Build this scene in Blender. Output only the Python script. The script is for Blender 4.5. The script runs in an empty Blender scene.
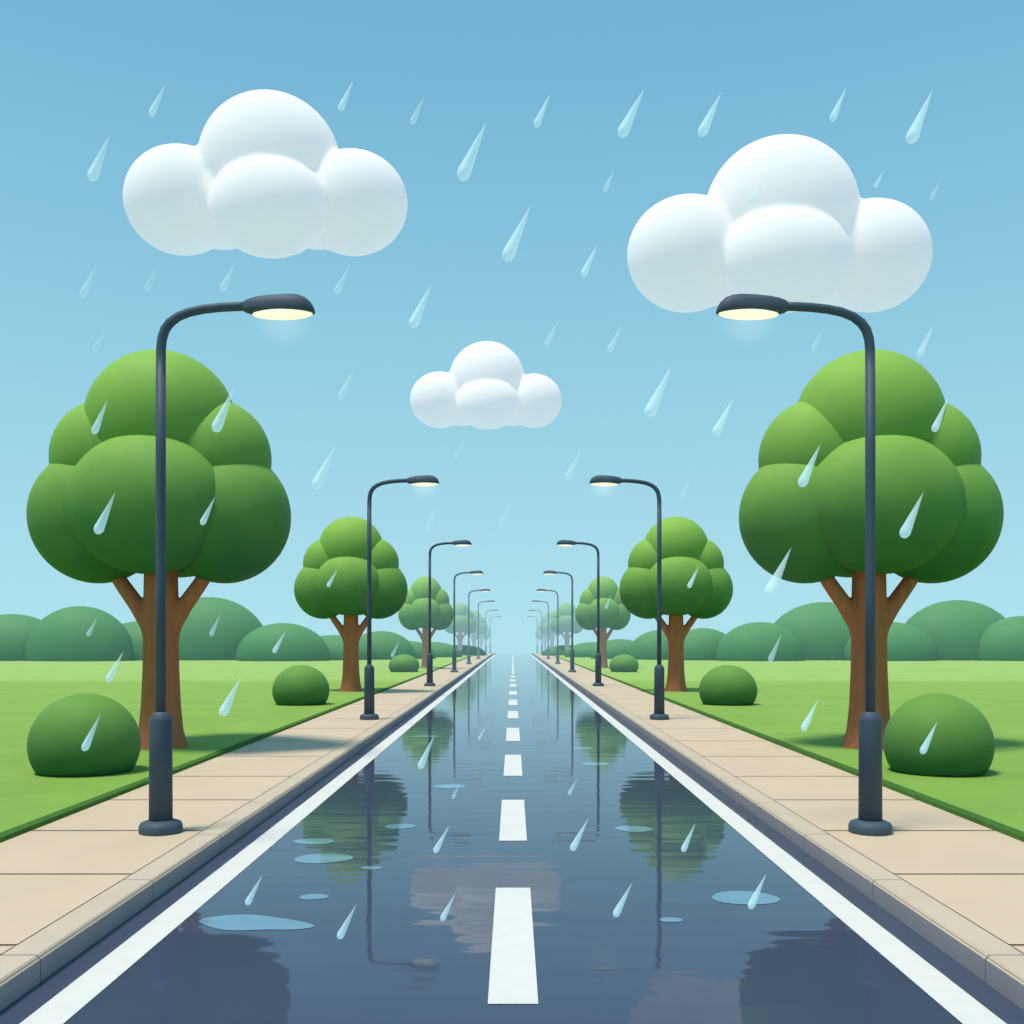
import bpy, bmesh, math, random
from mathutils import Vector, Matrix
random.seed(4)
SC = bpy.context.scene
COL = SC.collection
PI = math.pi
F = 1000.0            # focal length in picture pixels
HOR, VPX = 640.0, 513.0
CAM = 2.55            # eye height above the carriageway
PAVE = 0.20           # pavement height
LAWN = 0.26           # lawn height

def lin(r, g, b):
    def f(c):
        c /= 255.0
        return c/12.92 if c <= 0.04045 else ((c+0.055)/1.055)**2.4
    return (f(r), f(g), f(b), 1.0)
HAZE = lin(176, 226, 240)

# ------------------------------------------------------------------ materials
def haze_group():  # haze painted into the materials, thickening along world Y
    g = bpy.data.node_groups.new('aerial_haze', 'ShaderNodeTree')
    g.interface.new_socket('Shader', in_out='INPUT', socket_type='NodeSocketShader')
    s = g.interface.new_socket('Amount', in_out='INPUT', socket_type='NodeSocketFloat'); s.default_value = 1
    g.interface.new_socket('Shader', in_out='OUTPUT', socket_type='NodeSocketShader')
    n, l = g.nodes, g.links
    gi = n.new('NodeGroupInput'); go = n.new('NodeGroupOutput')
    geo = n.new('ShaderNodeNewGeometry'); sep = n.new('ShaderNodeSeparateXYZ')
    l.new(geo.outputs['Position'], sep.inputs[0])
    def m(op, a, b=None):
        x = n.new('ShaderNodeMath'); x.operation = op
        for i, v in enumerate((a, b)):
            if v is None: continue
            if isinstance(v, (int, float)): x.inputs[i].default_value = v
            else: l.new(v, x.inputs[i])
        return x.outputs[0]
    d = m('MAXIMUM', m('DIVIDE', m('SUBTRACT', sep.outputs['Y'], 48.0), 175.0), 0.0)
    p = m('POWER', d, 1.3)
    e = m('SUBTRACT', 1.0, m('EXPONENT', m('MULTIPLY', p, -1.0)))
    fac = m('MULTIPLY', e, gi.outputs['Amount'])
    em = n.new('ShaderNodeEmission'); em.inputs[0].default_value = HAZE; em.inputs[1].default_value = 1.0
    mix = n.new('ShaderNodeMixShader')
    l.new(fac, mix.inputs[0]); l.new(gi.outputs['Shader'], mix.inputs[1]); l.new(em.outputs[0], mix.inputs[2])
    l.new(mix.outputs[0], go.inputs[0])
    return g
HG = haze_group()

class Mat:
    def __init__(s, name, haze=1.0):
        s.m = bpy.data.materials.new(name); s.m.use_nodes = True
        s.n = s.m.node_tree.nodes; s.l = s.m.node_tree.links
        s.b = s.n['Principled BSDF']; s.out = s.n['Material Output']
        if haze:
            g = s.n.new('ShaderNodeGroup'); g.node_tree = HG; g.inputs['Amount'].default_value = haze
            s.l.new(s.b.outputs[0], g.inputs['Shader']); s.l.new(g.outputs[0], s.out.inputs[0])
    def set(s, **k):
        for a, v in k.items(): s.b.inputs[a.replace('_', ' ')].default_value = v
        return s
    def coord(s, scale=(1,1,1), kind='Object'):
        t = s.n.new('ShaderNodeTexCoord'); mp = s.n.new('ShaderNodeMapping')
        mp.inputs['Scale'].default_value = scale
        s.l.new(t.outputs[kind], mp.inputs[0]); return mp.outputs[0]
    def wcoord(s, scale=(1,1,1)):
        t = s.n.new('ShaderNodeNewGeometry'); mp = s.n.new('ShaderNodeMapping')
        mp.inputs['Scale'].default_value = scale
        s.l.new(t.outputs['Position'], mp.inputs[0]); return mp.outputs[0]
    def noise(s, vec, scale, detail=3, rough=0.5):
        x = s.n.new('ShaderNodeTexNoise'); x.inputs['Scale'].default_value = scale
        x.inputs['Detail'].default_value = detail; x.inputs['Roughness'].default_value = rough
        s.l.new(vec, x.inputs['Vector']); return x.outputs['Fac']
    def ramp(s, fac, stops):
        r = s.n.new('ShaderNodeValToRGB'); e = r.color_ramp.elements
        e[0].position, e[0].color = stops[0]; e[1].position, e[1].color = stops[-1]
        for p, c in stops[1:-1]:
            q = e.new(p); q.color = c
        s.l.new(fac, r.inputs[0]); return r.outputs[0]
    def bump(s, h, strength, dist):
        b = s.n.new('ShaderNodeBump'); b.inputs['Strength'].default_value = strength
        b.inputs['Distance'].default_value = dist
        s.l.new(h, b.inputs['Height']); s.l.new(b.outputs[0], s.b.inputs['Normal'])

def sc(c, k): return (c[0]*k, c[1]*k, c[2]*k, 1)

def mottled(name, col, var=0.08, scale=3.0, rough=0.7, spec=0.2, haze=1.0, bump=0.0):
    M = Mat(name, haze); v = M.coord()
    M.l.new(M.ramp(M.noise(v, scale, 4), [(0.3, sc(col, 1-var)), (0.7, sc(col, 1+var))]), M.b.inputs['Base Color'])
    M.set(Roughness=rough, Specular_IOR_Level=spec)
    if bump: M.bump(M.noise(v, scale*8, 3), bump, 0.02)
    return M.m

MT = {}
def foliage(name, top, low, haze=1.0, clumps=False):  # leaf colour has light painted on top and shade painted below
    M = Mat(name, haze); v = M.coord()
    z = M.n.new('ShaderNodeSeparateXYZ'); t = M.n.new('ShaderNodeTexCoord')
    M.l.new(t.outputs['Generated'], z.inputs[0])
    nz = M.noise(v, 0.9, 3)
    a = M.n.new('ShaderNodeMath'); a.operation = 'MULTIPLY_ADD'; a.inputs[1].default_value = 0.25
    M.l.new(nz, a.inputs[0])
    if clumps:      # each lobe's highlight above and shade below, painted into the leaf colour
        at = M.n.new('ShaderNodeAttribute'); at.attribute_name = 'clump_shading'
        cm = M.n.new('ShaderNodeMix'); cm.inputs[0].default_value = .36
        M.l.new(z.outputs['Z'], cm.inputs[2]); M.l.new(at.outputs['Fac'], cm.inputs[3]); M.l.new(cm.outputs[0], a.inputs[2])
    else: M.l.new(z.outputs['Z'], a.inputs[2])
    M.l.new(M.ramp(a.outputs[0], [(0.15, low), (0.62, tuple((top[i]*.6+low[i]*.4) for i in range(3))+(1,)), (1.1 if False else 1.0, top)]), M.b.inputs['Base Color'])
    M.set(Roughness=0.6, Specular_IOR_Level=0.12)
    M.bump(M.noise(v, 5.0, 4, .6), 0.12, 0.05)
    return M.m
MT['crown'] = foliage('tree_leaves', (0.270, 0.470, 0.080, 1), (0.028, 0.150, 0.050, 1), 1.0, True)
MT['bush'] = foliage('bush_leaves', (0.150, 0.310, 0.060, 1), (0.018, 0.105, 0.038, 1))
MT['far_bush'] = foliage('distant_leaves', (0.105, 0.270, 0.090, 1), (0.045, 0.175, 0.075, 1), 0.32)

M = Mat('bark'); v = M.coord((6, 6, .8))
M.l.new(M.ramp(M.noise(v, 1.3, 4), [(0.3, (0.400, 0.135, 0.058, 1)), (0.7, (0.480, 0.170, 0.074, 1))]), M.b.inputs['Base Color'])
M.set(Roughness=0.8, Specular_IOR_Level=0.15); M.bump(M.noise(v, 2.2, 4), 0.15, 0.03); MT['bark'] = M.m

# lawn
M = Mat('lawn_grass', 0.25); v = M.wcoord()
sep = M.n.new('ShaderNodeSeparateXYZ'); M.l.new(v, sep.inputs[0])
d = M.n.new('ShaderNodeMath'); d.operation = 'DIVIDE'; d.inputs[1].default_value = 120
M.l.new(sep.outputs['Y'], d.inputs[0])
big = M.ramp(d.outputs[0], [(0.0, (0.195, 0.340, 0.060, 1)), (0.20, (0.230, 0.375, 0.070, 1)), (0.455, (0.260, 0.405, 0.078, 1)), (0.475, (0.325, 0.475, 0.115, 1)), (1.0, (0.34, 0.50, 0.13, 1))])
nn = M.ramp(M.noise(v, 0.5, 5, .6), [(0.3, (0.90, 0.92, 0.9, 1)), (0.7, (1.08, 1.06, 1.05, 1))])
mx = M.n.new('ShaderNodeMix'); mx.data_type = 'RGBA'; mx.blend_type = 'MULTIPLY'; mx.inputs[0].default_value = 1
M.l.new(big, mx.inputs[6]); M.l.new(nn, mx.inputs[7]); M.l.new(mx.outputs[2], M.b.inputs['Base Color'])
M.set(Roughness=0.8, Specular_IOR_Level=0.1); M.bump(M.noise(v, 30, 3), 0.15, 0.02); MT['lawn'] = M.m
MT['lawn_edge'] = mottled('lawn_cut_edge', (0.060, 0.150, 0.030), 0.1, 4, 0.9, 0.05, 0.5)
MT['slab'] = mottled('paving_slab', (0.62, 0.475, 0.335), 0.035, 0.8, 0.75, 0.2, 0.35, 0.04)
MT['joint'] = mottled('paving_joint', (0.26, 0.195, 0.135), 0.05, 6, 0.9, 0.1, 0.35)
MT['kerb_top'] = mottled('kerb_top_stone', (0.57, 0.455, 0.345), 0.04, 2, 0.7, 0.2, 0.35)
MT['kerb_face'] = mottled('kerb_face_stone', (0.31, 0.28, 0.295), 0.04, 2, 0.7, 0.2, 0.4)
MT['paint'] = mottled('road_paint', (0.70, 0.675, 0.64), 0.03, 5, 0.6, 0.1, 0.6)
MT['ground'] = mottled('soil', (0.12, 0.20, 0.07), 0.1, 0.1, 0.9, 0.1, 1)

M = Mat('wet_asphalt', 0.35); v = M.wcoord((0.55, 2.6, 1))
w = M.wcoord((1, 1, 1))
M.l.new(M.ramp(M.noise(w, 0.35, 3), [(0.3, (0.050, 0.066, 0.112, 1)), (0.7, (0.056, 0.073, 0.121, 1))]), M.b.inputs['Base Color'])
M.set(Roughness=0.035, IOR=1.33, Specular_IOR_Level=0.28)
M.bump(M.noise(v, 1.0, 1.5, .4), 0.20, 0.02); MT['road'] = M.m

M = Mat('puddle_water', 0.3); v = M.wcoord((1, 3, 1))
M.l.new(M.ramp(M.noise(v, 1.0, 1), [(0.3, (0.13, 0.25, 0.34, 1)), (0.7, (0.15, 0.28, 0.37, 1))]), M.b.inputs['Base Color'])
M.set(Roughness=0.05, IOR=1.33); M.bump(M.noise(v, 1.2, 1), 0.15, 0.02); MT['puddle'] = M.m

MT['metal'] = mottled('painted_metal', (0.054, 0.082, 0.118), 0.05, 3, 0.6, 0.3, 1.0)
M = Mat('lamp_lens'); v = M.coord()
M.l.new(M.ramp(M.noise(v, 2, 1), [(0.3, (1, .90, .66, 1)), (0.7, (1, .92, .70, 1))]), M.b.inputs['Emission Color'])
M.set(Base_Color=(.8, .75, .6, 1), Emission_Strength=0.75, Roughness=.4); MT['lens'] = M.m

M = Mat('cloud_vapour', 0); v = M.coord()
M.l.new(M.ramp(M.noise(v, 0.02, 2), [(0.3, (.66, .64, .63, 1)), (0.7, (.70, .68, .67, 1))]), M.b.inputs['Base Color'])
M.set(Roughness=1, Specular_IOR_Level=0.0, Emission_Color=(1.0, 0.94, 1.0, 1), Emission_Strength=0.29); MT['cloud'] = M.m  # even self-glow painted in for light scattered within the cloud

def drop_mat(name, a0, a1):
    M = Mat(name, 0)
    t = M.n.new('ShaderNodeTexCoord'); s = M.n.new('ShaderNodeSeparateXYZ'); M.l.new(t.outputs['Object'], s.inputs[0])
    r = M.ramp(s.outputs['Z'], [(0.0, (a0,)*3+(1,)), (0.35, (a0*.8,)*3+(1,)), (1.0, (a1,)*3+(1,))])
    M.l.new(r, M.b.inputs['Alpha'])
    M.l.new(M.ramp(s.outputs['Z'], [(0, (.62, .86, .93, 1)), (1, (.75, .92, .97, 1))]), M.b.inputs['Base Color'])
    M.set(Roughness=0.5, Specular_IOR_Level=0.0, Emission_Color=(.55, .80, .90, 1), Emission_Strength=0.30)  # slight self-glow painted in so the drops look paler
    return M.m
DM = [drop_mat('rain_water_clear', .52, .26), drop_mat('rain_water_faint', .32, .18), drop_mat('rain_water_very_faint', .20, .12)]

# ------------------------------------------------------------------ helpers
def obj(name, bm, mats, parent=None, smooth=True, loc=None):
    me = bpy.data.meshes.new(name); bm.normal_update(); bm.to_mesh(me); bm.free()
    for m in (mats if isinstance(mats, (list, tuple)) else [mats]): me.materials.append(m)
    for p in me.polygons: p.use_smooth = smooth
    o = bpy.data.objects.new(name, me); COL.objects.link(o)
    if parent: o.parent = parent
    if loc: o.location = loc
    return o
def thing(name, loc, label, cat, group=None):
    o = bpy.data.objects.new(name, None); COL.objects.link(o); o.location = loc; o.empty_display_size = .3
    return tag(o, label, cat, group)
def tag(o, label, cat, group=None):
    o['label'] = label; o['category'] = cat
    if group: o['group'] = group
    return o
def struct(o): o['kind'] = 'structure'; return o
def copy_tree(o, parent=None):
    c = o.copy(); COL.objects.link(c)
    if parent: c.parent = parent
    for ch in list(o.children): copy_tree(ch, c)
    return c
def ellipsoid(bm, c, r, u=48, v=28, cut=None):
    m = Matrix.Translation(c) @ Matrix.Diagonal((r[0], r[1], r[2], 1))
    res = bmesh.ops.create_uvsphere(bm, u_segments=u, v_segments=v, radius=1, matrix=m)
    if cut is not None:
        for q in res['verts']:
            if q.co.z < cut: q.co.z = cut - (cut - q.co.z)*0.02
def lathe(bm, prof, seg=28, c=(0, 0)):
    rings = [[bm.verts.new((c[0]+r*math.cos(2*PI*i/seg), c[1]+r*math.sin(2*PI*i/seg), z)) for i in range(seg)] for r, z in prof]
    for a, b in zip(rings, rings[1:]):
        for i in range(seg): bm.faces.new((a[i], a[(i+1) % seg], b[(i+1) % seg], b[i]))
    bm.faces.new(rings[0][::-1]); bm.faces.new(rings[-1])
def tube(bm, pts, radii, seg=20):
    pts = [Vector(p) for p in pts]; rings = []
    for i, p in enumerate(pts):
        d = (pts[min(i+1, len(pts)-1)] - pts[max(i-1, 0)]).normalized()
        a = d.cross(Vector((0, 1, 0)))
        if a.length < .05: a = d.cross(Vector((1, 0, 0)))
        a.normalize(); b = d.cross(a)
        rings.append([bm.verts.new(p + radii[i]*(a*math.cos(2*PI*k/seg) + b*math.sin(2*PI*k/seg))) for k in range(seg)])
    for a, b in zip(rings, rings[1:]):
        for i in range(seg): bm.faces.new((a[i], b[i], b[(i+1) % seg], a[(i+1) % seg]))
    bm.faces.new(rings[0]); bm.faces.new(rings[-1][::-1])
    bmesh.ops.recalc_face_normals(bm, faces=bm.faces)
def box(bm, x0, x1, y0, y1, z0, z1, mi=0):
    vs = [bm.verts.new(p) for p in ((x0,y0,z0),(x1,y0,z0),(x1,y1,z0),(x0,y1,z0),(x0,y0,z1),(x1,y0,z1),(x1,y1,z1),(x0,y1,z1))]
    for f in ((3,2,1,0),(4,5,6,7),(0,1,5,4),(1,2,6,5),(2,3,7,6),(3,0,4,7)):
        q = bm.faces.new([vs[i] for i in f]); q.material_index = mi

# the land runs level and then falls away behind a gentle crest
CREST = 166.0
def gz(y):
    if y < CREST: return 0.0
    d = y - CREST
    return -0.00032*d*d if d < 40 else -0.512 - 0.0256*(d-40)
YS = [-60, -20, 0] + [i*10.0 for i in range(1, 16)] + [150+4*i for i in range(1, 20)] + [250, 300, 400, 600, 1000, 1800, 3500]
YS = sorted(set(YS))
def strip(prof, ys, mats=None):
    """extrude a cross-section (x, z) along the land; mats = material index per span"""
    bm = bmesh.new()
    rows = [[bm.verts.new((x, y, z+gz(y))) for x, z in prof] for y in ys]
    for a, b in zip(rows, rows[1:]):
        for i in range(len(prof)-1):
            f = bm.faces.new((a[i], a[i+1], b[i+1], b[i])); f.material_index = mats[i] if mats else 0
    return bm

# ------------------------------------------------------------------ setting
struct(obj('ground', strip([(-3000, -.05), (-6, -.05), (6, -.05), (3000, -.05)], YS), MT['ground'], smooth=False))
KX = 3.52
road = struct(obj('road', strip([(-KX-.02, 0), (0, 0.0), (KX+.02, 0)], YS), MT['road'], smooth=False))
for s in (-1, 1):
    pr = [(s*5.93, PAVE-.03), (s*5.95, LAWN-.005), (s*6.10, LAWN), (s*60, LAWN), (s*190, LAWN)]
    mi = [1, 1, 0, 0]
    if s < 0: pr = pr[::-1]; mi = mi[::-1]
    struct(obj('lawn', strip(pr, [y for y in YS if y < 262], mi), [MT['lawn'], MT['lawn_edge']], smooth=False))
    # pavement: slabs on a dark bed
    joints = [-40+2.4*i for i in range(20)]
    joints = [j for j in joints if j < 4.6] + [5.3, 7.7, 10.04, 12.33, 14.7, 17.25, 20.2, 23.3, 26.6]
    while joints[-1] < 300: joints.append(joints[-1]+3.3)
    bm = bmesh.new()
    ins = 3.82
    rows = []
    for a, b in zip(joints, joints[1:]):
        g = 0.026
        x0, x1 = sorted((s*(ins+.012), s*5.94))
        c = [bm.verts.new((x, y, PAVE+gz(y))) for x, y in ((x0, a+g), (x1, a+g), (x1, b-g), (x0, b-g))]
        bm.faces.new(c)
    ys = sorted(set([y for y in YS if y <= 302] + [300.0]))
    for a, b in zip(ys, ys[1:]):
        x0, x1 = sorted((s*(ins-.05), s*5.97))
        c = [bm.verts.new((x, y, PAVE-.008+gz(y))) for x, y in ((x0, a), (x1, a), (x1, b), (x0, b))]
        bm.faces.new(c).material_index = 1
    struct(obj('pavement', bm, [MT['slab'], MT['joint']], smooth=False))
    # kerb stones
    bm = bmesh.new()
    prof = [(KX, -.02), (KX, PAVE-.03), (KX+.03, PAVE+.003), (ins-.006, PAVE+.003), (ins-.006, PAVE-.05)]
    for k, (a, b) in enumerate(zip(joints, joints[1:])):
        g = 0.008
        r0 = [bm.verts.new((s*x, a+g-.25, z+gz(a))) for x, z in prof]
        r1 = [bm.verts.new((s*x, b-g-.25, z+gz(b))) for x, z in prof]
        for i in range(4):
            f = bm.faces.new((r0[i], r0[i+1], r1[i+1], r1[i]) if s < 0 else (r0[i+1], r0[i], r1[i], r1[i+1]))
            f.material_index = 0 if i in (0,) else 1
        bm.faces.new(r0 if s > 0 else r0[::-1]); bm.faces.new(r1 if s < 0 else r1[::-1])
    for a, b in zip(ys, ys[1:]):
        q = [bm.verts.new((s*x, y, z+gz(y))) for x, z, y in ((KX+.012, 0, a), (KX+.012, PAVE-.012, a), (KX+.012, PAVE-.012, b), (KX+.012, 0, b))]
        bm.faces.new(q).material_index = 2
        q = [bm.verts.new((s*x, y, PAVE-.012+gz(y))) for x, y in ((KX+.012, a), (ins, a), (ins, b), (KX+.012, b))]
        bm.faces.new(q).material_index = 2
    struct(obj('kerb', bm, [MT['kerb_face'], MT['kerb_top'], MT['joint']], smooth=False))
    # painted edge line, a part of the road
    xs = sorted((s*2.985, s*3.275))
    obj('edge_line', strip([(xs[0], .004), (xs[1], .004)], [y for y in YS if y < 320]), MT['paint'], road, False)
def flat(x0, x1, y0, y1, z):
    ys = [y0] + [y for y in YS if y0 < y < y1] + [y1]
    return strip([(x0, z), (x1, z)], ys)
dashes = [(-6, -3), (0.8, 4.0), (7.0, 10.28), (12.69, 15.94), (18.75, 22.2), (25.2, 29.0), (32.5, 35.9), (39.2, 42.7), (46.6, 50), (54.5, 58), (61.5, 64.5), (68, 71)]
for a, b in dashes: obj('centre_dash', flat(-.177, .177, a, b, .004), MT['paint'], road, False)
obj('far_centre_line', flat(-.075, .075, 75, 215, .004), MT['paint'], road, False)

# ------------------------------------------------------------------ puddles
def puddle(px, py, hw, hh, label, tail=0):
    Y = 1000*CAM/(py-HOR); X = (px-VPX)*Y/1000
    a = hw*Y/1000; b = hh*Y/(py-HOR)
    bm = bmesh.new(); vs = []
    ph = random.random()*6
    for i in range(72):
        t = 2*PI*i/72
        k = .16 if tail else .05
        w = 1+k*math.sin(2*t+ph)+.6*k*math.sin(3*t+ph*2)
        x, y = a*math.cos(t)*w, b*math.sin(t)*w
        if tail: x -= tail*a*math.sin(2.2*y/b)
        vs.append(bm.verts.new((x, y, 0)))
    f = bm.faces.new(vs)
    if f.normal.z < 0: f.normal_flip()
    tag(obj('puddle', bm, MT['puddle'], None, False, (X, Y, .0035)), label, 'puddle', 'puddles on the wet road')
for p in [
    (252, 923, 46, 9, 'largest pale blue puddle, nearest the left white edge line', .35),
    (323, 858.5, 28, 5, 'pale blue oval puddle over the dark tree reflection on the left'),
    (314, 841.5, 20, 3, 'slim pale puddle just beyond the oval one at the left edge line'),
    (314, 897, 14, 3, 'small puddle on its own left of centre, behind the biggest left puddle'),
    (400, 826.5, 15, 2.6, 'small slim puddle at the right rim of the left tree reflection'),
    (371.5, 868, 10, 1.8, 'tiny puddle crossed by the reflected left lamp post'),
    (450, 786.5, 17, 2, 'thin streak of water in the left lane near the centre dashes'),
    (425, 736.5, 17, 1.0, 'farthest thin puddle of the left lane, across a hazy tree reflection'),
    (745, 898, 35, 6.5, 'large oval puddle in the right lane near the white edge line'),
    (671, 920, 11, 2.5, 'small round puddle nearest the viewer in the right lane'),
    (634, 829, 19, 3, 'slim puddle at the left rim of the right tree reflection'),
    (595, 764, 13, 2, 'small slim puddle on the hazy tree reflection in the right lane'),
    (583, 748.5, 10, 1.4, 'tiny farthest puddle in the right lane')]:
    puddle(*p)

# ------------------------------------------------------------------ trees
S1 = 0.0214
def lobes(bm):
    L = [(0, 324, 0, 74, 73, 62), (-52, 290, 2, 57, 59, 50), (52, 290, 2, 57, 59, 50),
         (-63, 232, 0, 66, 67, 58), (63, 232, 0, 66, 67, 58), (0, 240, -36, 77, 68, 54),
         (0, 240, 50, 80, 66, 56), (-20, 290, 45, 62, 62, 50)]
    lay = bm.verts.layers.float.new('clump_shading')
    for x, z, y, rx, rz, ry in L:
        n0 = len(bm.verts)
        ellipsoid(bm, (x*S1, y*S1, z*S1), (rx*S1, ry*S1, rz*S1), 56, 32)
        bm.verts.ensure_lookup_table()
        for v in bm.verts[n0:]: v[lay] = min(1, max(0, .5+.5*(v.co.z/S1-z)/rz - .12*(v.co.x/S1-x)/rx))**1.5  # painted highlight, strongest at each lobe's upper left
def make_tree():
    t = thing('tree', (0, 0, 0), '', 'tree')
    bm = bmesh.new()
    tube(bm, [(0,0,-.15), (0,0,0), (0,0,.12), (0,0,.4), (0,0,.9), (0,0,1.7), (0,0,2.7), (0,0,3.2), (0,0,4.6)],
         [.62, .58, .53, .46, .41, .375, .365, .36, .33], 28)
    for s in (-1, 1):
        tube(bm, [(s*.12, 0, 2.15), (s*.26, 0, 2.65), (s*.50, 0, 3.05), (s*.82, 0, 3.50), (s*1.15, 0, 4.0)], [.20, .19, .175, .16, .14], 16)
    tr = obj('trunk', bm, MT['bark'], t)
    m = tr.modifiers.new('blend', 'REMESH'); m.mode = 'VOXEL'; m.voxel_size = .035; m.use_smooth_shade = True
    m = tr.modifiers.new('soften', 'SMOOTH'); m.iterations = 5; m.factor = .5
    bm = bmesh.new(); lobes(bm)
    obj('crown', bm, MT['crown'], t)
    return t
T0 = make_tree()
trees = [  # picture x, depth, width scale, height scale, label
    (161, 21.4, 1, 1, 'biggest tree on the left, behind the nearest left street lamp'),
    (351, 44.9, .92, .925, 'middle-sized tree on the left with a whole crown, between big tree and hazy ones'),
    (426, 81.8, .82, .885, 'third tree along the left pavement, slightly faded by haze'),
    (460, 150, .92, .93, 'fourth tree on the left, hazy and pale green'),
    (474, 193, .90, .98, 'fifth tree on the left, very pale in the haze'),
    (481, 232, .80, 1.0, 'farthest left tree, almost lost in the haze at the end of the road'),
    (869, 21.4, 1, 1, 'biggest tree on the right, behind the nearest right street lamp'),
    (676, 44.9, .92, .925, 'middle-sized tree on the right with a whole crown, left of the big right tree'),
    (603, 81.8, .82, .885, 'third tree along the right pavement, slightly faded by haze'),
    (567, 150, .92, .93, 'fourth tree on the right, hazy and pale green'),
    (552, 193, .90, .98, 'fifth tree on the right, very pale in the haze'),
    (545, 232, .80, 1.0, 'farthest right tree, almost lost in the haze at the end of the road')]
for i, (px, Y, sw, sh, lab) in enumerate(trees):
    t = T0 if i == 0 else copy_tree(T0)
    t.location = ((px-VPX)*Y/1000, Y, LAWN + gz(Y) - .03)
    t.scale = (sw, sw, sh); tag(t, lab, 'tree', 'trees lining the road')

# ------------------------------------------------------------------ bushes
def bush_mesh(bm, rx, ry, h):
    # dome whose sides tuck in a little at the ground
    ellipsoid(bm, (0, 0, h*.36), (rx, ry, h*.64), 56, 36, cut=0.0)
for px, Y, hw, h, lab in [
    (85, 17.4, .92, 1.38, 'round clipped bush at the left edge, beside the big tree'),
    (938, 17.4, .90, 1.38, 'round clipped bush at the right edge, beside the big tree'),
    (301, 35.6, 1.0, 1.42, 'round bush on the left lawn between the big and middle-sized trees'),
    (728, 35.6, 1.02, 1.42, 'round bush on the right lawn between the big and middle-sized trees'),
    (404, 72, 1.10, 1.28, 'small hazy bush by the third tree on the left'),
    (624, 72, 1.05, 1.28, 'small hazy bush by the third tree on the right')]:
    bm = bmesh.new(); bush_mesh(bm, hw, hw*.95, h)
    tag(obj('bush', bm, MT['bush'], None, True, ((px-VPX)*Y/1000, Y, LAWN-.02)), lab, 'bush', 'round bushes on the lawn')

far = [
    (12, 52, 614, 113, 'far-off rounded bush cut by the left picture edge'),
    (80, 50, 606, 111, 'far-off rounded bush left of the big left tree trunk'),
    (142, 46, 621, 115, 'low far-off bush behind the big left tree trunk'),
    (209, 58, 597, 117, 'tallest far-off rounded bush on the left'),
    (283, 44, 623, 111, 'far-off rounded bush between tallest left one and middle-sized tree'),
    (333, 40, 635, 116, 'low far-off bush behind the left middle-sized tree'),
    (381, 33, 631, 119, 'far-off bush just right of the left middle-sized tree trunk'),
    (409, 26, 641, 123, 'hazy far-off bush above the small left bush'),
    (434, 27, 642, 135, 'hazy far-off bush behind the third left tree'),
    (461, 24, 645, 152, 'palest far-off bush beside the left pavement'),
    (567, 24, 645, 152, 'palest far-off bush beside the right pavement'),
    (593, 27, 642, 135, 'hazy far-off bush behind the third right tree'),
    (620, 28, 639, 123, 'hazy far-off bush above the small right bush'),
    (661, 32, 630, 118, 'far-off bush left of the right middle-sized tree trunk'),
    (703, 34, 628, 115, 'far-off bush just right of the right middle-sized tree trunk'),
    (760, 42, 622, 111, 'far-off rounded bush between two taller neighbours on the right'),
    (824, 58, 602, 117, 'tallest far-off rounded bush left of the big right trunk'),
    (890, 44, 622, 112, 'low far-off bush just right of the big right trunk'),
    (957, 58, 600, 116, 'tall far-off rounded bush at the right edge of the lawn'),
    (1022, 46, 616, 112, 'far-off rounded bush cut by the right picture edge')]
for px, hw, top, Y, lab in far:
    z = CAM + (HOR-top)*Y/1000 - (LAWN-.05)
    bm = bmesh.new()
    ellipsoid(bm, (0, 0, z*.12), (hw*Y/1000*1.05, hw*Y/1000*.7, z*.88), 56, 32, cut=0)
    tag(obj('distant_bush', bm, MT['far_bush'], None, True, ((px-VPX)*Y/1000, Y, LAWN-.05)), lab, 'bush', 'far-off rounded bushes behind the lawn')

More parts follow.
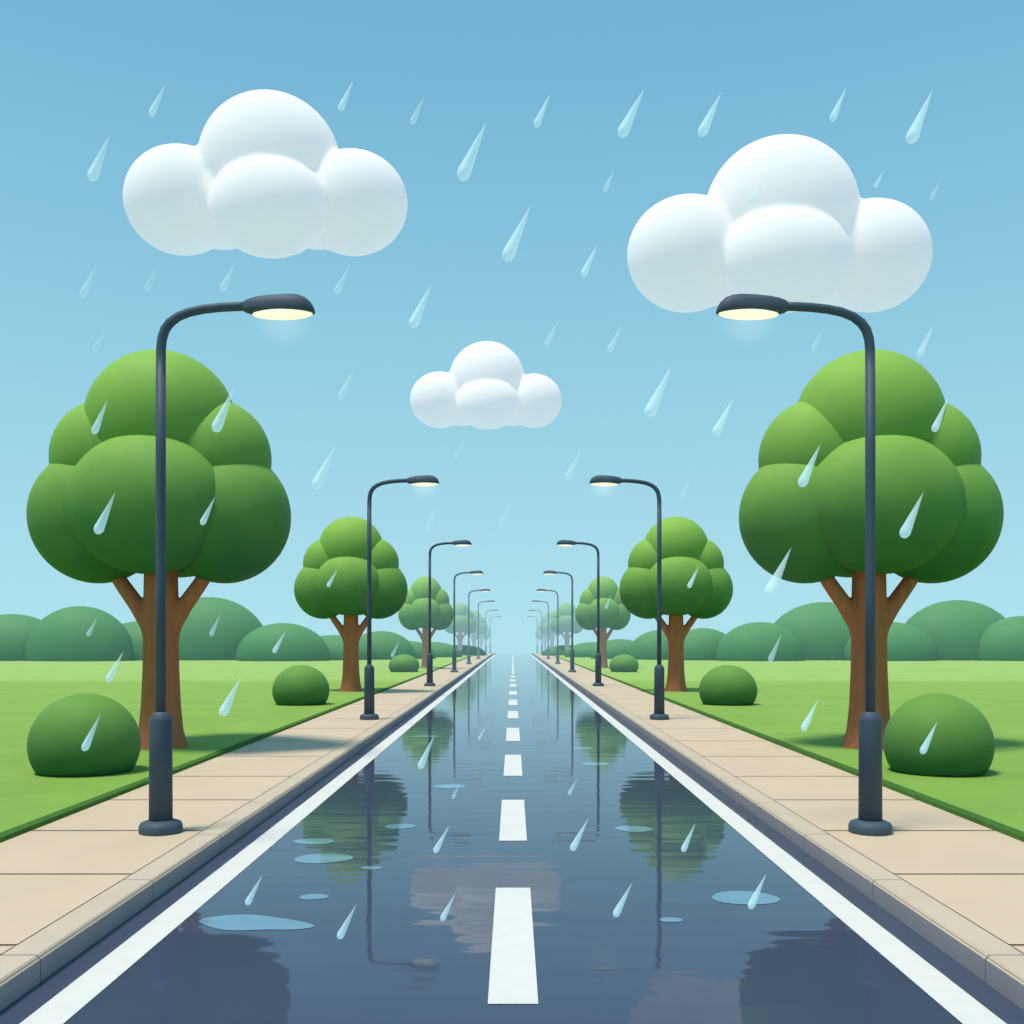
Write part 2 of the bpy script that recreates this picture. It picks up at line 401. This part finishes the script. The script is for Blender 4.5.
# ------------------------------------------------------------------ street lamps
K = 1/81.6
def make_lamp():
    t = thing('street_lamp', (0, 0, 0), '', 'street lamp')
    bm = bmesh.new(); lathe(bm, [(.250, 0), (.256, .015), (.256, .085), (.235, .125), (.17, .15), (.15, .155)], 40)
    obj('base_plate', bm, MT['metal'], t)
    bm = bmesh.new(); lathe(bm, [(.140, .13), (.134, 1.36), (.128, 1.40), (.10, 1.44), (.078, 1.47), (.06, 1.475)], 32)
    obj('lower_pole', bm, MT['metal'], t)
    pts = [(0, 0, 1.45), (0, 0, 3), (0, 0, 4.5), (0, 0, 5.6)]
    c = [(161, 375), (161.3, 350), (162.3, 340), (165, 331), (170, 324), (178, 318), (189, 313.5), (203, 310.5), (220, 308.6), (236, 307.8), (250, 307.4)]
    pts += [((x-161)*K, 0, (832-y)*K) for x, y in c]
    bm = bmesh.new(); tube(bm, pts, [.060]*4 + [.058]*5 + [.054]*6, 20)
    obj('upper_pole', bm, MT['metal'], t)
    st = [(241, 307.5, 308.5, .5), (242, 304, 311.5, 3.5), (246, 301.5, 313.5, 6), (252, 299.5, 315, 8.5), (262, 297.8, 316, 11), (276, 296.6, 316, 12.5),
          (290, 296, 315.8, 13), (299, 296.8, 315.4, 12.5), (306, 299.5, 315, 11), (311, 304, 314.6, 8.5), (313.5, 308.5, 314.4, 5.5), (314.6, 312, 314, 2)]
    bm = bmesh.new(); rings = []
    for x, zt, zb, w in st:
        r = []
        for k in range(24):
            a = 2*PI*k/24; cy, cz = math.cos(a), math.sin(a)
            yy = w*(abs(cy)**.75)*(1 if cy > 0 else -1)
            mid = zb - (zb-zt)*.30
            zz = mid - (mid-zt)*(abs(cz)**.9) if cz > 0 else mid + (zb-mid)*(abs(cz)**.6)
            r.append(bm.verts.new(((x-161)*K, yy*K, (832-zz)*K)))
        rings.append(r)
    for a, b in zip(rings, rings[1:]):
        for i in range(24): bm.faces.new((a[i], a[(i+1) % 24], b[(i+1) % 24], b[i]))
    bm.faces.new(rings[0]); bm.faces.new(rings[-1]); bmesh.ops.recalc_face_normals(bm, faces=bm.faces)
    h = obj('lamp_head', bm, MT['metal'], t)
    bm = bmesh.new(); ellipsoid(bm, (0, 0, 0), (30*K, 12.2*K, 4.6*K), 40, 20)
    ln = obj('lens', bm, MT['lens'], h, True, ((282.5-161)*K, 0, (832-315.3)*K)); ln.rotation_euler = (0, -.02, 0)
    return t
L0 = make_lamp()
gm = bpy.data.materials.new('glow_halo'); gm.use_nodes = True  # self-lit volume that paints a soft halo under a lamp head
gn, gl = gm.node_tree.nodes, gm.node_tree.links; gn.remove(gn['Principled BSDF'])
tcd = gn.new('ShaderNodeTexCoord'); le = gn.new('ShaderNodeVectorMath'); le.operation = 'LENGTH'
gl.new(tcd.outputs['Object'], le.inputs[0])
mr = gn.new('ShaderNodeMapRange'); mr.interpolation_type = 'SMOOTHERSTEP'
mr.inputs['From Min'].default_value = 0; mr.inputs['From Max'].default_value = 1; mr.inputs['To Min'].default_value = .24; mr.inputs['To Max'].default_value = 0
gl.new(le.outputs['Value'], mr.inputs['Value'])
ge = gn.new('ShaderNodeEmission'); ge.inputs[0].default_value = (1, .95, .72, 1); gl.new(mr.outputs[0], ge.inputs[1])
gl.new(ge.outputs[0], gn['Material Output'].inputs['Volume'])
def add_glow(lamp):
    head = [c for c in lamp.children if c.name.startswith('lamp_head')][0]
    bm = bmesh.new(); bmesh.ops.create_uvsphere(bm, u_segments=24, v_segments=16, radius=1)
    g = obj('light_glow', bm, gm, head, True, ((283-161)*K, 0, (832-325)*K)); g.scale = (.52, .42, .36)
glowing = []
ords = ['nearest', 'second', 'third', 'fourth', 'fifth', 'sixth', 'seventh', 'farthest']
LY = [12.22, 29.6, 51, 72.8, 97.5, 124, 158, 188]
LS = [1, 1.10, 1.135, 1.13, 1.12, 1.11, 1.09, 1.07]
LX = {-1: [353, 144.5, 84, 59.5, 45, 35.5, 28, 23.5], 1: [356.5, 145.5, 84.5, 58.5, 44, 34.5, 28, 23.5]}
for s in (-1, 1):
    for i in range(8):
        t = L0 if (s < 0 and i == 0) else copy_tree(L0)
        Y = LY[i]; t.location = ((s*LX[s][i]+.8)*Y/1000, Y, PAVE + gz(Y))
        t.rotation_euler = (0, 0, 0 if s < 0 else PI); t.scale = (LS[i],)*3
        if i < 2: glowing.append(t)
        side = 'left' if s < 0 else 'right'
        extra = ['tall dark pole filling the foreground', 'in front of the middle-sized tree', 'beside the third tree', 'slightly hazy', 'thin and hazy', 'pale and thin', 'very pale in the haze', 'almost lost in the haze'][i]
        tag(t, '%s street lamp on the %s pavement, %s' % (ords[i], side, extra), 'street lamp', 'street lamps along the road')

for t in glowing: add_glow(t)

# ------------------------------------------------------------------ clouds
def cloud(lbs, Y, label):
    bm = bmesh.new(); cx = sum(l[0] for l in lbs)/len(lbs); cy = sum(l[1] for l in lbs)/len(lbs); k = Y/1000
    for x, y, rx, ry, dy in lbs:
        q = 1 + dy/1000.0     # nearer lobes sit lower so the puffs overlap as seen
        z = (HOR-y)*k*q - (HOR-cy)*k; x = (x-VPX)*k*q - (cx-VPX)*k
        ellipsoid(bm, (x, dy*k, z), (rx*k, min(rx, ry)*.85*k, ry*k), 72, 40)
    o = obj('cloud', bm, MT['cloud'], None, True, ((cx-VPX)*k, Y, CAM+(HOR-cy)*k))
    w = max(l[2] for l in lbs)*k
    m = o.modifiers.new('merge_puffs', 'REMESH'); m.mode = 'VOXEL'; m.voxel_size = w/34; m.use_smooth_shade = True
    m = o.modifiers.new('soften', 'SMOOTH'); m.iterations = 14; m.factor = .5
    tag(o, label, 'cloud', 'puffy white clouds')
cloud([(270, 165, 71, 69, 6), (181, 200.5, 56, 53, 4), (353, 203, 55, 51, 4), (270, 207, 58, 48, -26), (222, 206, 46, 42, 2), (318, 206, 46, 42, 2)], 420, 'large puffy white cloud in the upper left sky')
cloud([(781, 215, 77, 75, 6), (688, 254, 61, 57, 4), (872, 256, 58, 55, 4), (785, 259, 63, 51, -28), (735, 260, 50, 45, 2), (832, 260, 50, 45, 2)], 430, 'largest puffy white cloud, above the right street lamp')
cloud([(487, 380, 38, 38, 3), (440, 400, 30, 28, 2), (534, 401, 28, 27, 2), (488, 403, 31, 26, -14), (463, 404, 25, 22, 1), (512, 404, 25, 22, 1)], 520, 'smallest puffy cloud, low over the middle of the road')

# ------------------------------------------------------------------ raindrops
def drop_mesh():
    bm = bmesh.new(); prof = []
    n = 26
    for i in range(n+1):
        u = i/n; z = u**1.25
        if z < .14:
            r = math.sqrt(max(0, 1-((.14-z)/.14)**2))*.095
        else:
            q = (1-z)/.86; r = .095*q**.92
        prof.append((max(r, .0012), z))
    lathe(bm, prof, 20); return bm
drop_me = []
for m in DM:
    me = bpy.data.meshes.new('raindrop'); b = drop_mesh(); bmesh.ops.recalc_face_normals(b, faces=b.faces); b.to_mesh(me); b.free()
    me.materials.append(m)
    for p in me.polygons: p.use_smooth = True
    drop_me.append(me)
drops = [ # tip x, tip y, head x, head y, faintness, label
 (109,136,91,180,0,'raindrop left of the upper left cloud'),
 (165,85,151,115,0,'small raindrop above the left lobe of the upper left cloud'),
 (353,81,340,110,0,'raindrop just above the right shoulder of the upper left cloud'),
 (424,97,412,123,1,'small faint raindrop up right of the upper left cloud'),
 (486,123,461,179,0,'longest raindrop in the open sky right of the upper left cloud'),
 (530,207,506,260,0,'long raindrop in mid sky, below and right of the longest one'),
 (431,285,412,327,0,'raindrop above the small middle cloud'),
 (550,94,536,126,0,'raindrop high in the middle of the sky'),
 (96,266,82,296,1,'faint raindrop under the far left of the upper left cloud'),
 (157,267,146,290,2,'very faint raindrop under the left lobe of the upper left cloud'),
 (236,262,222,290,1,'faint raindrop under the middle of the upper left cloud'),
 (350,265,336,293,1,'faint raindrop under the right lobe of the upper left cloud'),
 (105,330,94,351,2,'very faint raindrop just above the big left tree'),
 (354,370,340,398,1,'faint raindrop left of the small middle cloud'),
 (335,447,315,488,0,'raindrop in the sky above the left middle-sized tree'),
 (465,440,455,458,2,'very faint raindrop just under the small middle cloud'),
 (510,505,500,526,2,'very faint raindrop low over the end of the road'),
 (437,507,427,530,2,'very faint raindrop right of the second left lamp head'),
 (107,401,94,433,0,'raindrop before the upper left part of the left tree crown'),
 (234,388,215,431,0,'raindrop at the upper right rim of the big left tree crown'),
 (115,493,97,533,0,'fat raindrop before the lower left part of the left tree crown'),
 (215,497,202,524,0,'small raindrop before the crown, right of the nearest left lamp pole'),
 (644,89,621,136,0,'large raindrop left of and above the upper right cloud'),
 (721,93,701,135,0,'raindrop close above the top left of the upper right cloud'),
 (846,88,832,120,0,'raindrop above the right shoulder of the upper right cloud'),
 (932,91,910,142,0,'large raindrop in the top right corner of the sky'),
 (614,170,605,191,1,'small faint raindrop left of the upper right cloud'),
 (768,171,752,203,2,'very faint raindrop in front of the upper right cloud'),
 (884,170,875,187,1,'tiny faint raindrop above the right lobe of the upper right cloud'),
 (940,181,931,199,2,'tiny very faint raindrop right of the upper right cloud'),
 (597,245,583,276,0,'small raindrop left of the lower left lobe of the upper right cloud'),
 (558,321,546,346,1,'faint raindrop above the right end of the small middle cloud'),
 (622,325,609,351,1,'faint raindrop right of the small middle cloud, above the large one'),
 (823,328,813,350,2,'very faint raindrop under the arm of the nearest right lamp'),
 (933,326,919,356,1,'faint raindrop above the right rim of the big right tree'),
 (671,367,648,416,0,'large raindrop in the sky between middle cloud and big right tree'),
 (733,399,715,435,0,'raindrop just left of the big right tree crown top'),
 (582,448,567,479,1,'faint raindrop above the second right lamp head'),
 (690,480,681,498,2,'tiny very faint raindrop right of the second right lamp head'),
 (820,445,801,486,0,'raindrop before the left part of the big right tree crown'),
 (948,398,934,431,0,'raindrop before the upper right part of the right tree crown'),
 (923,493,903,537,0,'fat raindrop before the crown, right of the nearest right lamp pole'),
 (337,570,328,586,0,'small raindrop before the left middle-sized tree crown'),
 (97,618,88,635,1,'tiny raindrop before the far-off bush at the left edge'),
 (123,652,108,681,0,'raindrop before the lawn left of the big left trunk'),
 (220,615,211,635,1,'small raindrop before the tallest far-off bush on the left'),
 (285,632,274,652,0,'small raindrop before the far-off bushes, above the left mid bush'),
 (241,677,222,715,0,'fat raindrop before the lawn right of the big left trunk'),
 (100,715,84,750,0,'fat raindrop before the round bush at the left edge'),
 (434,736,420,768,0,'raindrop before the hazy tree reflection in the left lane'),
 (486,726,479,739,1,'tiny faint raindrop over the far left lane near the centre dashes'),
 (459,785,453,798,1,'tiny raindrop over the thin streak of water in the left lane'),
 (449,826,435,852,0,'raindrop over the left lane between tree reflection and centre dashes'),
 (262,876,247,904,0,'raindrop over the road beside the left white edge line'),
 (356,905,339,938,0,'nearest raindrop low over the left lane'),
 (455,894,442,920,0,'raindrop over the left lane beside the nearest centre dash'),
 (399,642,392,656,1,'tiny faint raindrop right of the left middle-sized tree trunk'),
 (699,566,689,587,0,'small raindrop before the right middle-sized tree crown'),
 (611,595,606,608,1,'tiny faint raindrop before the third right tree crown'),
 (791,548,768,596,0,'long raindrop at the lower left rim of the big right tree crown'),
 (781,635,770,661,1,'faint raindrop before the far-off bushes left of the big right trunk'),
 (818,700,803,730,0,'raindrop before the lawn left of the big right trunk'),
 (937,722,922,753,0,'fat raindrop before the round bush at the right edge'),
 (577,779,569,794,1,'tiny faint raindrop over the right lane near the small slim puddle'),
 (588,819,572,850,0,'raindrop over the right lane beside the second centre dash'),
 (632,883,615,916,0,'raindrop over the right lane below the tree reflection'),
 (695,824,683,851,0,'raindrop before the dark tree reflection in the right lane'),
 (766,874,750,908,0,'raindrop over the large oval puddle in the right lane')]
for tx, ty, hx, hy, fa, lab in drops:
    ln = math.hypot(tx-hx, ty-hy)
    Y = 5.6 + (.5 if fa else 0) + random.uniform(-.3, .3)
    P = lambda x, y: Vector(((x-VPX)*Y/1000, Y, CAM + (HOR-y)*Y/1000))
    a, b = P(hx-.5, hy+1), P(tx+.5, ty-1)
    o = bpy.data.objects.new('raindrop', drop_me[fa]); COL.objects.link(o)
    d = b-a; L = d.length
    o.location = a; o.rotation_euler = d.to_track_quat('Z', 'Y').to_euler(); 
    w = {True: 1.12, False: 1.0}[ln > 40]
    o.scale = (L*w, L*w, L)
    tag(o, lab, 'raindrop', 'raindrops falling aslant')

# ------------------------------------------------------------------ light, sky, camera
SUN_EL, SUN_AZ = math.radians(72), math.radians(-125)     # azimuth measured from +Y (view direction) towards +X
sun = bpy.data.lights.new('sun', 'SUN'); sun.energy = 3.5; sun.angle = math.radians(12); sun.color = (1, .93, .80)
so = bpy.data.objects.new('sun', sun); COL.objects.link(so)
sd = Vector((math.cos(SUN_EL)*math.sin(SUN_AZ), math.cos(SUN_EL)*math.cos(SUN_AZ), math.sin(SUN_EL)))
so.rotation_euler = sd.to_track_quat('Z', 'Y').to_euler(); so.location = (0, 0, 30)

W = bpy.data.worlds.new('World'); SC.world = W; W.use_nodes = True
n, l = W.node_tree.nodes, W.node_tree.links
bg = n['Background']; bg.inputs[1].default_value = 1.0
tc = n.new('ShaderNodeTexCoord'); sp = n.new('ShaderNodeSeparateXYZ'); l.new(tc.outputs['Generated'], sp.inputs[0])
r = n.new('ShaderNodeValToRGB'); e = r.color_ramp.elements
e[0].position = 0; e[0].color = lin(178, 228, 241); e[1].position = 1; e[1].color = lin(95, 160, 205)
for p, c in ((.14, lin(163, 217, 235)), (.28, lin(146, 206, 228)), (.40, lin(132, 194, 222)), (.5, lin(120, 183, 215))):
    q = e.new(p); q.color = c
l.new(sp.outputs['Z'], r.inputs[0])
sky = n.new('ShaderNodeTexSky'); sky.sky_type = 'NISHITA'; sky.sun_disc = False
sky.sun_elevation = SUN_EL; sky.sun_rotation = SUN_AZ % (2*PI)
sk = n.new('ShaderNodeVectorMath'); sk.operation = 'SCALE'; sk.inputs['Scale'].default_value = .1
l.new(sky.outputs[0], sk.inputs[0])
mx = n.new('ShaderNodeMix'); mx.data_type = 'RGBA'; mx.inputs[0].default_value = .04
l.new(r.outputs[0], mx.inputs[6]); l.new(sk.outputs[0], mx.inputs[7]); l.new(mx.outputs[2], bg.inputs[0])

cam = bpy.data.cameras.new('camera'); co = bpy.data.objects.new('camera', cam); COL.objects.link(co)
co.location = (0, 0, CAM); co.rotation_euler = (PI/2, 0, 0)
cam.sensor_width = 36; cam.lens = 36*F/1024; cam.shift_y = (HOR-512)/1024; cam.shift_x = -(VPX-512)/1024
cam.clip_start = .1; cam.clip_end = 6000
SC.camera = co
SC.render.resolution_x = SC.render.resolution_y = 1024
SC.view_settings.view_transform = 'Standard'; SC.view_settings.look = 'None'; SC.view_settings.exposure = 0
SC.cycles.transparent_max_bounces = 16
